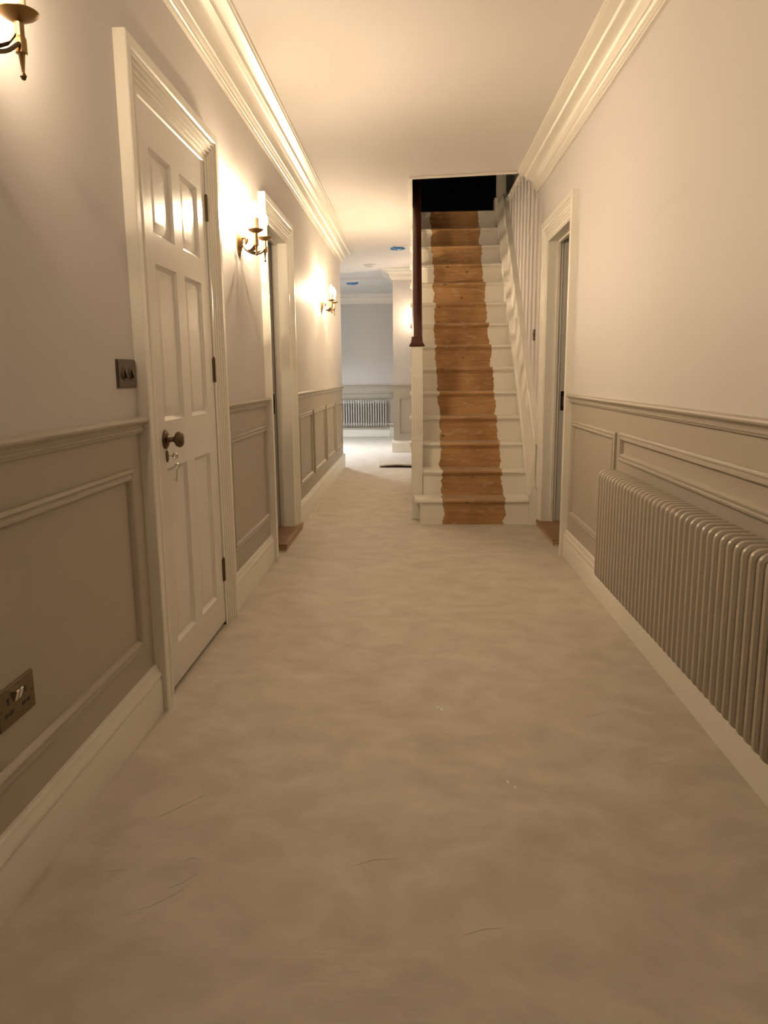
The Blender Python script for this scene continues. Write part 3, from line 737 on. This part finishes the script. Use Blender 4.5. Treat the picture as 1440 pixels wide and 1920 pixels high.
# ------------------------------------------------------------------ wall lamps
LM = {}
def lamp_meshes():
    mb = MB()   # elliptical stepped plate, axis x
    mb.lathe([(0.046, 0.0), (0.046, 0.006), (0.042, 0.009), (0.040, 0.009), (0.036, 0.014), (0.030, 0.017), (0.027, 0.017), (0.022, 0.022), (0.010, 0.024), (0.0005, 0.025)], 28, 'x', (0, 0, 0), 1.0, 1.42)
    LM['back_plate'] = (mb.mesh('back_plate'), M_BRASS)
    mb = MB(); mb.lathe([(0.0005, -0.098), (0.004, -0.085), (0.011, -0.066), (0.013, -0.058), (0.006, -0.050)], 10, 'z', (0.006, 0, 0), 0.5, 1.0); LM['plate_drop'] = (mb.mesh('plate_drop'), M_BRONZE)
    mb = MB(); mb.tube([(0.018, 0, 0.012), (0.034, 0, 0.016), (0.042, 0, 0.008), (0.041, 0, -0.006), (0.036, 0, -0.020)], [0.006, 0.009, 0.010, 0.008, 0.003], 10); LM['plate_scroll'] = (mb.mesh('plate_scroll'), M_BRASS)
    for s in (-1, 1):
        P = []
        ctrl = [(0.022, 0.0, -0.018), (0.040, 0.010, -0.046), (0.070, 0.035, -0.058), (0.098, 0.070, -0.050), (0.112, 0.092, -0.030), (0.112, 0.103, -0.024)]
        for k in range(len(ctrl) - 1):
            p0 = Vector(ctrl[max(k - 1, 0)]); p1 = Vector(ctrl[k]); p2 = Vector(ctrl[k + 1]); p3 = Vector(ctrl[min(k + 2, len(ctrl) - 1)])
            for q in range(4):
                t = q / 4
                P.append(0.5 * ((2 * p1) + (p2 - p0) * t + (2 * p0 - 5 * p1 + 4 * p2 - p3) * t * t + (3 * p1 - p0 - 3 * p2 + p3) * t ** 3))
        P.append(Vector(ctrl[-1]))
        P = [Vector((p.x, p.y * s, p.z)) for p in P]
        mb = MB(); mb.tube(P, 0.0042, 8); LM['arm', s] = (mb.mesh('arm'), M_BRONZE)
        # leaf lying over the arm, curling up
        mb = MB(); rg = []
        for t in range(7):
            u = t / 6; c = P[6 + int(round(u * 10))] + Vector((0.0, 0.0, 0.005 + 0.012 * u * u)); w = 0.009 * math.sin(math.pi * (0.12 + 0.85 * u)); th = 0.0025
            sv = Vector((0.8, -0.6 * s, 0)) * w
            rg.append([c - sv + Vector((0, 0, 0.004)), c + Vector((0, 0, -th)), c + sv + Vector((0, 0, 0.004)), c + Vector((0, 0, th))])
        mb.loft(rg, True, True); LM['leaf', s] = (mb.mesh('leaf'), M_BRONZE)
    mb = MB()   # stem, collar and pointed drop with ball; axis z, origin at pan level
    mb.lathe([(0.0086, 0.0), (0.0086, -0.030), (0.0098, -0.034), (0.0112, -0.036), (0.0112, -0.062), (0.0085, -0.063), (0.0065, -0.066), (0.0030, -0.095), (0.0030, -0.097)], 14)
    LM['stem'] = (mb.mesh('stem'), M_BRASS)
    mb = MB(); mb.lathe([(0.0005, -0.1105), (0.004, -0.109), (0.0068, -0.1035), (0.004, -0.098), (0.0015, -0.096)], 12); LM['ball_finial'] = (mb.mesh('ball_finial'), M_BRONZE)
    mb = MB(); mb.lathe([(0.007, -0.006), (0.016, -0.004), (0.030, 0.003), (0.0385, 0.010), (0.0385, 0.0115), (0.030, 0.0055), (0.016, 0.0), (0.005, 0.0)], 26); LM['drip_pan'] = (mb.mesh('drip_pan'), M_BRASS)
    mb = MB(); mb.lathe([(0.0155, 0.0), (0.0155, 0.064), (0.0135, 0.066), (0.011, 0.064), (0.0005, 0.062)], 16); LM['candle_sleeve'] = (mb.mesh('candle_sleeve'), M_CANDLE)
    mb = MB(); mb.lathe([(0.011, 0.062), (0.015, 0.068), (0.0205, 0.082), (0.0210, 0.095), (0.0180, 0.110), (0.0115, 0.126), (0.0040, 0.139), (0.0005, 0.144)], 14); LM['bulb'] = mb
lamp_meshes()
def lamp(label, loc, watt, rotz=0.0):
    bm_ = LM['bulb'].mesh('bulb'); bl_ = bulb_light(LAMP_K[watt])
    t = T('wall_lamp', label, 'wall lamp', loc, 'brass twin candle wall lamps'); t.rotation_euler = (0, 0, rotz)
    for nme in ('back_plate', 'plate_drop', 'plate_scroll'): link(nme, *LM[nme], t)
    for s in (-1, 1):
        ar = link('arm', *LM['arm', s], t); link('leaf', *LM['leaf', s], ar)
        L0 = (0.112, 0.108 * s, 0.022)
        stem = link('stem', *LM['stem'], t, L0); link('ball_finial', *LM['ball_finial'], stem)
        link('drip_pan', *LM['drip_pan'], t, L0)
        cs = link('candle_sleeve', *LM['candle_sleeve'], t, L0); link('bulb', bm_, M_BULB, cs)
        lo = bpy.data.objects.new('bulb_filament', bl_); COL.objects.link(lo); lo.parent = t; lo.location = (L0[0], L0[1], L0[2] + 0.096)
    return t
lamp('brass twin candle wall lamp cut off at the top left corner', (XL, 1.468, 1.783), 0)
lamp('lit brass twin candle wall lamp between the two left doors', (XL, 3.90, 1.783), 1)
lamp('lit brass twin candle wall lamp above the four small panels', (XL, 7.29, 1.775), 2)
lamp('brass twin candle wall lamp on the projecting wall, hidden behind the staircase', (0.23, 11.0, 1.79), 3, math.radians(-90))

# far space: ceiling lamp round the corner on the left
cl = T('ceiling_light', 'white drum ceiling light around the far left corner', 'ceiling light', (-1.95, 11.25, zc(-1.95)))
mb = MB(); mb.lathe([(0.150, 0.0), (0.180, 0.0), (0.180, -0.128), (0.174, -0.128), (0.174, -0.006), (0.150, -0.006)], 32); O('drum', mb, M_WHITE, cl)
mb = MB(); mb.lathe([(0.168, -0.007), (0.168, -0.012), (0.08, -0.016), (0.001, -0.016)], 28); O('diffuser', mb, M_COOL, cl)

# ------------------------------------------------------------------ radiators
def rad_section(zlo, zhi, x0, x1, r=0.0145):
    """closed loop of tube in XZ plane plus a middle column and nipple hubs"""
    mb = MB(); c = 0.0155; P = []
    for (cx, cz, a0) in ((x1 - c, zhi - c, 0), (x0 + c, zhi - c, 90), (x0 + c, zlo + c, 180), (x1 - c, zlo + c, 270)):
        for q in range(5):
            a = math.radians(a0 + 90 * q / 4); P.append((cx + c * math.cos(a), 0, cz + c * math.sin(a)))
    mb.tube(P, r, 9, True)
    xm = (x0 + x1) / 2
    mb.tube([(xm, 0, zlo), (xm, 0, zhi)], r, 9)
    for z in (zlo + 0.035, zhi - 0.035): mb.lathe([(0.018, -0.0225), (0.018, 0.0225)], 10, 'y', (xm, 0, z))
    return mb.mesh('section')
rd = T('radiator', 'long taupe column radiator mounted low on the right wall', 'radiator', (XR, 2.5, 0.0))
sm = rad_section(0.232, 0.690, -0.128, -0.048)
N_R = 44
for k in range(N_R):
    link('section', sm, M_RAD, rd, (0, 3.285 - 2.5 - 0.0442 * k, 0))
for yy in (3.1, 2.3, 1.6):
    mb = MB(); mb.box(-0.05, 0.0, -0.012, 0.012, 0.26, 0.66); mb.box(-0.10, 0.0, -0.006, 0.006, 0.24, 0.262); O('wall_bracket', mb, M_RAD, rd, (0, yy - 2.5 - 0.022, 0), smooth=False)
r2 = T('radiator', 'small pale column radiator under the far wall dado', 'radiator', (-0.93, 13.9, 0.0))
sm2 = rad_section(0.20, 0.655, -0.11, -0.04, 0.0125)
for k in range(19):
    o = link('section', sm2, M_RADW, r2, (0.41 - 0.045 * k, 0.0, 0)); o.rotation_euler = (0, 0, math.radians(90))
mb = MB(); mb.tube([(0.42, -0.075, 0.232), (0.50, -0.075, 0.232)], 0.011, 10); mb.tube([(0.50, -0.075, 0.232), (0.575, -0.075, 0.232)], 0.018, 12); mb.tube([(0.49, -0.075, 0.232), (0.49, -0.075, 0.0)], 0.0075, 8)
O('valve', mb, M_NICKEL, r2)
for xx in (0.3, -0.3):
    mb = MB(); mb.box(-0.012, 0.012, -0.05, 0, 0.24, 0.6); O('wall_bracket', mb, M_RADW, r2, (xx + 0.0225, 0, 0), smooth=False)

# ------------------------------------------------------------------ ceiling fittings
def film_cover(label, x, y, rr, zz, seed):
    t = T('fitting_cover', label, 'cover', (x, y, zz), 'blue film covers on ceiling fittings')
    rnd = random.Random(seed)
    mb = MB(); n = 22; rg = []
    ph = [rnd.random() * 6.28 for _ in range(4)]
    for r, h in ((1.0, 0.0), (1.04, -0.010), (0.92, -0.022), (0.6, -0.030), (0.25, -0.026), (0.02, -0.028)):
        ring = []
        for k in range(n):
            a = 2 * math.pi * k / n; w = 1 + 0.07 * math.sin(3 * a + ph[0]) + 0.05 * math.sin(5 * a + ph[1])
            ring.append((rr * r * w * math.cos(a), rr * r * w * math.sin(a), h + 0.006 * math.sin(4 * a + ph[2]) * r))
        rg.append(ring)
    mb.loft(rg, True, True); O('blue_film', mb, M_BLUE, t)
    mb = MB(); mb.lathe([(rr * 1.12, 0.0), (rr * 1.12, -0.004), (rr * 1.02, -0.008), (rr * 0.9, -0.004)], 24); O('rim', mb, M_WHITE, t)
film_cover('blue film cover on the nearer ceiling fitting beside the stairwell', -0.194, 9.20, 0.084, zc(-0.19), 1)
film_cover('blue film cover on the farther ceiling fitting near the end wall', -0.955, 12.12, 0.088, 2.535, 5)
al = T('smoke_alarm', 'round white smoke alarm on the ceiling between two blue covers', 'smoke alarm', (-0.59, 10.5, zc(-0.59)))
mb = MB(); mb.lathe([(0.088, 0.0), (0.090, -0.008), (0.084, -0.016), (0.062, -0.020)], 24); O('base', mb, M_WHITE, al)
mb = MB(); mb.lathe([(0.060, -0.018), (0.060, -0.030), (0.050, -0.040), (0.001, -0.042)], 24); O('sensor_head', mb, M_WHITE, al)

# ------------------------------------------------------------------ loose things on the floor
mb = MB(); top = []; bot = []; nxg, nyg = 14, 10
x0, x1, y0, y1 = -0.43, 0.10, 9.12, 10.2
for j in range(nyg + 1):
    v = j / nyg
    for i in range(nxg + 1):
        u = i / nxg
        x = x0 + (x1 - x0) * u - 0.05 * (v) ; y = y0 + (y1 - y0) * v + 0.05 * (1 - u) * (1 - v) ** 2
        lift = 0.008 + 0.026 * u * math.exp(-v / 0.32) + 0.010 * math.sin(u * 5) * math.exp(-v / 0.3)
        z = lift * (1 if v < 0.75 else (1 - v) / 0.25 * 1.0) + 0.004
        top.append((x, y, z + 0.012)); bot.append((x, y, z - 0.003))
nn = nxg + 1
mb.v = top + bot; off = len(top)
for j in range(nyg):
    for i in range(nxg):
        a = j * nn + i
        mb.f.append((a, a + 1, a + nn + 1, a + nn)); mb.f.append((off + a, off + a + nn, off + a + nn + 1, off + a + 1)); mb.m += [0, 0]
bd = [i for i in range(nn)] + [j * nn + nxg for j in range(1, nyg + 1)] + [nyg * nn + i for i in range(nxg - 1, -1, -1)] + [j * nn for j in range(nyg - 1, 0, -1)]
for q in range(len(bd)):
    a, b = bd[q], bd[(q + 1) % len(bd)]; mb.f.append((a, off + a, off + b, b)); mb.m.append(0)
tag(O('carpet_offcut', mb, M_CARPET, angle=60), 'beige carpet offcut with lifted edge behind the newel post', 'carpet')
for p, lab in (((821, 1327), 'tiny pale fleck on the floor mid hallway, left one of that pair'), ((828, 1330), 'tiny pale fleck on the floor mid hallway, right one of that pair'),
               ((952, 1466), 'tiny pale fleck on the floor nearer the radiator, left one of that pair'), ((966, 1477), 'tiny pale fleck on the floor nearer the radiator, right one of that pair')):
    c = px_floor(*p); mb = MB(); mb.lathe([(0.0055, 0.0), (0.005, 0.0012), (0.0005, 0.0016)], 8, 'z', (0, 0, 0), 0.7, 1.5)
    tag(O('floor_fleck', mb, M_FLECK, None, (c.x, c.y, 0.0)), lab, 'fleck', 'tiny pale flecks on the floor')  # small pale discs lying on the floor
# trowel ridges in the floor surface
for path in ([(205, 1718), (280, 1700), (330, 1676), (382, 1634)], [(300, 1672), (342, 1655), (382, 1630)], [(268, 1545), (315, 1524), (380, 1492), (425, 1480)],
             [(335, 1618), (362, 1608), (385, 1613)], [(255, 1458), (290, 1450), (312, 1448)], [(185, 1634), (215, 1632), (236, 1629)], [(1262, 1468), (1300, 1470), (1322, 1468)],
             [(1175, 1428), (1240, 1432), (1285, 1420)], [(1080, 1345), (1120, 1340), (1150, 1330)], [(640, 1630), (700, 1612), (760, 1608)], [(850, 1760), (905, 1742), (960, 1738)]):
    P = [px_floor(*p) for p in path]; Q = []
    for k in range(len(P) - 1):
        for q in range(4): Q.append(P[k].lerp(P[k + 1], q / 4))
    Q.append(P[-1]); mq = len(Q)
    mb = MB(); mb.tube([(p.x, p.y, -0.0008) for p in Q], [0.0022 * math.sin(math.pi * (0.04 + 0.92 * k / (mq - 1))) for k in range(mq)], 6)
    O('trowel_ridge', mb, M_FLOOR, FLOOR)
